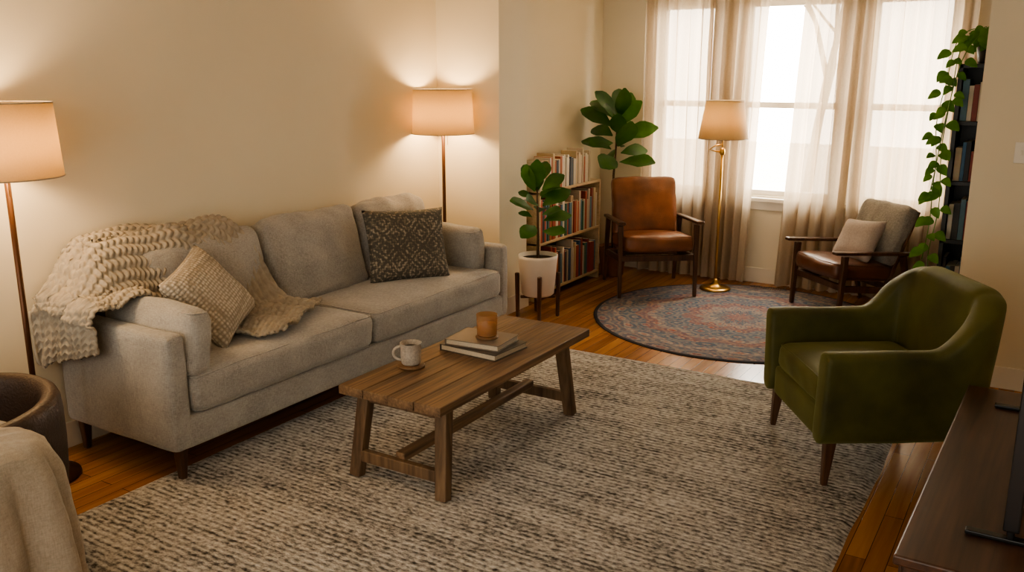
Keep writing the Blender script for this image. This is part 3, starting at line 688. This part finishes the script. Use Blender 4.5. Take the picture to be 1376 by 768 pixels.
# ---------------------------------------------------------------- curtains
def curtain(name,x0,x1,seed,x0b=None,x1b=None):
    nx=int((x1-x0)/.006); nz=30;V=[];F=[]; rnd=random.Random(seed); ph=rnd.random()*6
    x0b=x0 if x0b is None else x0b; x1b=x1 if x1b is None else x1b
    for i in range(nx+1):
        u=i/nx
        for k in range(nz+1):
            w=k/nz; z=.025+(2.42-.025)*(1-w)
            xa=x0+(x0b-x0)*w; xb=x1+(x1b-x1)*w
            X=xa+(xb-xa)*u
            f=u*(x1-x0)/.10*2*pi+ph+2.0*noise.noise(Vector((u*5,seed,0)))+.5*noise.noise(Vector((u*8,w*2,seed)))
            y=7.50+(.034+.014*w)*math.sin(f)+.012*math.sin(f*2.3+w)+.01*noise.noise(Vector((u*20,w*3,seed)))
            V.append((X+.014*math.cos(f*1.0),y,z))
    for i in range(nx):
        for k in range(nz):
            a=i*(nz+1)+k;F.append((a,a+nz+1,a+nz+2,a+1))
    return mk(name,V,F,M['curtain'])
curtain("sheer_curtain",-3.25,-2.62,1)
curtain("sheer_curtain.001",-2.66,-2.16,2,-2.66,-2.24)
curtain("sheer_curtain.002",-1.88,-1.42,3,-1.98,-1.46)
curtain("sheer_curtain.003",-1.45,-.62,4)
cr_=root("curtain_rod",(-1.93,7.50,2.435)); tube("rod",[(-1.45,0,0),(1.42,0,0)],.012,M['bronze'],cr_,12)
for s in (-1.47,1.44): 
    o=lathe("finial",[(0,-.03),(.018,-.02),(.022,0),(.014,.02),(0,.025)],M['bronze'],cr_,(s,0,0),16); o.rotation_euler=(0,pi/2,0)
for s in (-1.42,0,1.40): beam("bracket",(s,0,0),(s,.12,.0),.012,.02,.012,.02,M['bronze'],cr_,up=(0,0,1))
# ---------------------------------------------------------------- wooden armchairs
def wood_chair(name,loc,rz,seatmat,backmat,w=.62,seatz=.42,armz=.60,backh=.50,backz=.66,rec=16,dep=.60):
    g=root(name,loc,rz); h=w/2
    for i,s in enumerate((-1,1)):
        beam("front_leg_%d"%(i+1),(s*h,.03,0),(s*h,.05,armz-.01),.028,.03,.04,.045,M['walnut'],g)
        beam("rear_leg_%d"%(i+1),(s*h,dep+.10,0),(s*h,dep-.02,armz-.03),.028,.03,.04,.045,M['walnut'],g)
        beam("armrest_%d"%(i+1),(s*(h+.005),-.05,armz+.02),(s*(h+.005),dep+.06,armz-.02),.062,.026,.045,.026,M['walnut'],g,up=(0,0,1),bev=.011)
        beam("side_rail_%d"%(i+1),(s*h,.05,seatz-.10),(s*h,dep,seatz-.15),.025,.05,.025,.05,M['walnut'],g,up=(0,0,1))
        beam("back_post_%d"%(i+1),(s*(h-.05),dep-.10,seatz-.10),(s*(h-.06),dep+.13,backz+backh/2-.05),.03,.03,.025,.025,M['walnut'],g)
    beam("front_rail",(-h,.06,seatz-.10),(h,.06,seatz-.10),.025,.05,.025,.05,M['walnut'],g,up=(0,0,1))
    beam("rear_rail",(-h,dep-.02,seatz-.15),(h,dep-.02,seatz-.15),.025,.05,.025,.05,M['walnut'],g,up=(0,0,1))
    for k in range(3):
        z=seatz+.12+k*.14; t=(z-seatz+.10)/(backz+backh/2-.05-seatz+.10)
        beam("back_slat_%d"%(k+1),(-h+.05,dep-.10+.23*t+.005,z),(h-.05,dep-.10+.23*t+.005,z),.015,.035,.015,.035,M['walnut'],g,up=(0,0,1))
    cushion("seat_cushion",(w-.05,dep-.06,.13),.045,(0,dep/2-.03,seatz+.0),seatmat,g,rot=(math.radians(-5),0,0),puff=(0,.01,.02),wr=.007,wf=8,n=16,seed=3,welt=.004)
    cushion("back_cushion",(w-.06,.12,backh),.045,(0,dep-.005,backz),backmat,g,rot=(math.radians(-rec),0,0),puff=(0,.026,.012),wr=.010,wf=8,n=20,seed=8)
    return g
lc=wood_chair("leather_armchair",(-2.66,6.60,.008),math.radians(36),M['leather'],M['leather'])
lg=wood_chair("lounge_chair",(-1.50,6.80,.008),math.radians(-43),M['leather2'],M['lgrey'],w=.60,seatz=.35,armz=.50,backh=.46,backz=.60,rec=24,dep=.56)
p=pillow("blush_pillow",.42,.34,.13,(-1.24,7.02,.56),M['pink'],seed=9); orient(p,(-.68,-.73,.55),math.radians(6))
# ---------------------------------------------------------------- green armchair
gc=root("green_velvet_armchair",(-.95,4.10,.014),math.radians(-56.4))
def green():
    V=[];F=[]; path=[]
    hw=.345; yb=.69; rc=.11
    def add(x,y,nx,ny,h,t): path.append((x,y,nx,ny,h,t))
    def hh(y): return .625+.235*sst(.46,.72,y)
    def tt(y): return .055+.012*sst(.4,.7,y)
    for i in range(19):
        y=.0+(yb-rc)*i/18; add(-hw,y,-1,0,hh(y),tt(y))
    for i in range(1,9):
        a=pi/2*i/9; x=-hw+rc-rc*math.cos(a); y=yb-rc+rc*math.sin(a); add(x,y,-math.cos(a),math.sin(a),hh(y),tt(y))
    for i in range(13):
        x=(-hw+rc)+(2*hw-2*rc)*i/12; add(x,yb,0,1,.865,.067)
    for i in range(8,0,-1):
        a=pi/2*i/9; x=hw-rc+rc*math.cos(a); y=yb-rc+rc*math.sin(a); add(x,y,math.cos(a),math.sin(a),hh(y),tt(y))
    for i in range(18,-1,-1):
        y=.0+(yb-rc)*i/18; add(hw,y,1,0,hh(y),tt(y))
    z0=.20; m=None
    def section(h,t):
        P=[(-t,z0)]
        for q in range(1,7): P.append((-t,z0+(h-.035-z0)*q/6))
        for q in range(1,7):
            a=pi*q/7; P.append((-t*math.cos(a),h-.035+.035*math.sin(a)))
        for q in range(6,-1,-1): P.append((t,z0+(h-.035-z0)*q/6))
        return P
    def ring(x,y,nx,ny,h,t):
        nonlocal m
        P=section(h,t); m=len(P)
        for o,z in P:
            fl=.045*max(0,(z-.2)/.66)**1.2
            inn=-.05*ny*max(0,1-(z-.2)/.62) if (o<0 and ny>.5) else 0
            V.append((x+nx*(o+fl+inn),y+ny*(o+fl+inn),z))
    x,y,nx,ny,h,t=path[0]; ring(x,y-.020,nx,ny,h-.012,t*.76)
    ring(x,y-.012,nx,ny,h-.004,t*.93)
    for q in path: ring(*q)
    x,y,nx,ny,h,t=path[-1]; ring(x,y-.012,nx,ny,h-.004,t*.93); ring(x,y-.020,nx,ny,h-.012,t*.76)
    R=len(path)+4
    for i in range(R-1):
        for j in range(m):
            j2=(j+1)%m; F.append((i*m+j,(i+1)*m+j,(i+1)*m+j2,i*m+j2))
    F.append(tuple(range(m))); F.append(tuple((R-1)*m+j for j in range(m))[::-1])
    V=[Vector(v)+noise.noise_vector(Vector(v)*5)*.004 for v in V]
    mk("shell",V,F,M['velvet'],gc,True,1)
green()
cushion("seat_base",(.60,.66,.15),.02,(0,.33,.275),M['velvet'],gc,wr=.001,n=8)
cushion("seat_cushion",(.585,.60,.14),.045,(0,.310,.405),M['velvet'],gc,puff=(0,.008,.02),wr=.005,wf=5,n=16,seed=2,welt=.005)
for i,(x,y) in enumerate(((-.34,.05),(.34,.05),(-.31,.66),(.31,.66))):
    s=1 if x>0 else -1
    beam("leg_%d"%(i+1),(x+s*.01,y-.015 if y<.3 else y+.03,0),(x,y,.215),.026,.026,.05,.05,M['walnut'],gc)
# ---------------------------------------------------------------- tv console
tc_=root("tv_console",(-.005,3.14,0),math.radians(-1.5))
wbox("top",(.46,1.58,.03),(0,0,.535),M['darkwood'],tc_,bev=.006)
wbox("body",(.42,1.50,.36),(.0,0,.34),M['darkwood'],tc_,bev=.004)
for i in range(3): 
    wbox("door_panel_%d"%(i+1),(.012,.485,.33),(-.214,-.5+i*.5,.34),M['darkwood'],tc_,bev=.004)
    o=lathe("knob_%d"%(i+1),[(0,0),(.008,0),(.006,.01),(.012,.018),(.012,.024),(0,.026)],M['brass'],tc_,(-.22,-.5+i*.5+.2,.36),16); o.rotation_euler=(0,-pi/2,0)
for i,(x,y) in enumerate(((-.17,-.68),(.17,-.68),(-.17,.68),(.17,.68))):
    beam("leg_%d"%(i+1),(x,y,0),(x,y,.17),.03,.03,.045,.045,M['darkwood'],tc_)
tv=root("television",(.005,3.15,.55))
wbox("panel",(.04,1.26,.72),(.0,0,.42),M['screen'],tv,bev=.005)
wbox("rear_housing",(.04,.8,.4),(.035,0,.36),M['screen'],tv,bev=.01)
for s in (-1,1):
    beam("foot_%d"%(s+2),(-.11,s*.56,.008),(.11,s*.56,.008),.03,.012,.03,.012,M['screen'],tv,up=(0,0,1),bev=.003)
    beam("foot_riser_%d"%(s+2),(0,s*.56,.01),(0,s*.56,.08),.02,.03,.02,.03,M['screen'],tv)
# ---------------------------------------------------------------- draped tub chair
tb=root("tub_armchair",(-3.33,1.52,0))
def tub():
    V=[];F=[];seg=48;m=None
    for i in range(seg+1):
        a=math.radians(-20)+math.radians(300)*i/seg
        h=.62+.02*math.sin(a)
        P=[(.30,.10),(.30,.3),(.295,h-.05),(.305,h-.012),(.335,h),(.365,h-.012),(.378,h-.05),(.375,.3),(.34,.10)]
        m=len(P)
        for r,z in P: V.append((r*math.cos(a),r*math.sin(a),z))
    for i in range(seg):
        for j in range(m):
            j2=(j+1)%m;F.append((i*m+j,(i+1)*m+j,(i+1)*m+j2,i*m+j2))
    F.append(tuple(range(m)));F.append(tuple(seg*m+j for j in range(m)))
    mk("shell",V,F,M['brownch'],tb,True,1)
tub()
lathe("seat",[(0,.12),(.28,.12),(.30,.15),(.30,.38),(.27,.42),(0,.43)],M['brownch'],tb)
for k in range(4):
    a=k*pi/2+.8; beam("leg_%d"%(k+1),(.26*math.cos(a),.26*math.sin(a),0),(.25*math.cos(a),.25*math.sin(a),.13),.03,.03,.045,.045,M['walnut'],tb)
def drape():
    V=[];F=[];nr,ns=40,200; cx,cy=.36,-.22
    for i in range(nr+1):
        t=i/nr
        for j in range(ns):
            a=2*pi*j/ns
            cc=Vector((math.cos(a),math.sin(a),0))
            wav=abs(math.sin(a*5.5+2.5*noise.noise(cc*1.5)))**.7-.5+.8*noise.noise(Vector((cc.x*3,cc.y*3,t*1.5)))
            if t<.4:
                s=t/.4; r=.30*s; z=.635-.02*s*s-.05*max(0,s-.8)*5*.2+.018*noise.noise(Vector((r*cc.x*7,r*cc.y*7,1)))-.012*s*max(0,wav)
            else:
                s=(t-.4)/.6; r=.30+.03*math.sin(min(1,s*5)*pi/2)+.05*s+.07*wav*s**.6; z=.60-.58*s
            e=1+.08*math.cos(4*a)*-1
            cre=.006*noise.noise(Vector((cc.x*9,cc.y*9,z*14)))
            V.append((cx+(r+cre)*e*cc.x,cy+(r+cre)*e*cc.y,max(z,.022)))
    for i in range(nr):
        for j in range(ns):
            j2=(j+1)%ns;F.append((i*ns+j,(i+1)*ns+j,(i+1)*ns+j2,i*ns+j2))
    o=mk("linen_throw",V,F,M['cream'],tb); s=o.modifiers.new("s","SOLIDIFY"); s.thickness=.006
drape()
# ---------------------------------------------------------------- exterior
boxes("exterior_ground",[((-14,YB+T+.02,-.6),(10,30,-.5))],plain("pavement",(.80,.76,.70),.9,.1,3))
tr=root("bare_tree",(-3.2,13,-.5)); 
rnd=random.Random(2)
def branch(p,d,l,r,lev,cnt=[0]):
    pts=[p];q=Vector(p)
    for s in range(4):
        d=(d+Vector((rnd.uniform(-.2,.2),rnd.uniform(-.2,.2),rnd.uniform(-.05,.2)))).normalized(); q=q+d*l/4; pts.append(q.copy())
    cnt[0]+=1
    tube("branch_%d"%cnt[0],pts,[r*(1-.12*i) for i in range(5)],M['bark'],tr,6)
    if lev<3:
        for k in range(3): branch(pts[2+k%3],(d+Vector((rnd.uniform(-1,1),rnd.uniform(-1,1),rnd.uniform(0,.6)))).normalized(),l*.62,r*.5,lev+1)
branch(Vector((0,0,0)),Vector((0,0,1)),3.0,.09,0)
# ---------------------------------------------------------------- world & lights
w=bpy.data.worlds.new("World"); SC.world=w; w.use_nodes=True; nt=w.node_tree; bg=nt.nodes["Background"]
tc=nt.nodes.new("ShaderNodeTexCoord"); sx=nt.nodes.new("ShaderNodeSeparateXYZ"); L(nt,tc.outputs["Generated"],sx.inputs[0])
mr=nt.nodes.new("ShaderNodeMapRange"); L(nt,sx.outputs[1],mr.inputs[0]); mr.inputs[1].default_value=-.2; mr.inputs[2].default_value=.7; mr.inputs[3].default_value=2.5; mr.inputs[4].default_value=27.0
L(nt,mr.outputs[0],bg.inputs[1]); bg.inputs[0].default_value=(1,.93,.81,1)
try: SC.view_settings.look='AgX - Medium High Contrast'
except Exception: pass
# ---------------------------------------------------------------- camera
cam=bpy.data.cameras.new("camera"); co=bpy.data.objects.new("camera",cam); COL.objects.link(co)
co.location=(0,0,1.8); co.rotation_euler=(pi/2-math.atan(289/1200),0,math.radians(31.5))
cam.sensor_width=36; cam.lens=36*1200/1376; cam.clip_start=.05
SC.camera=co
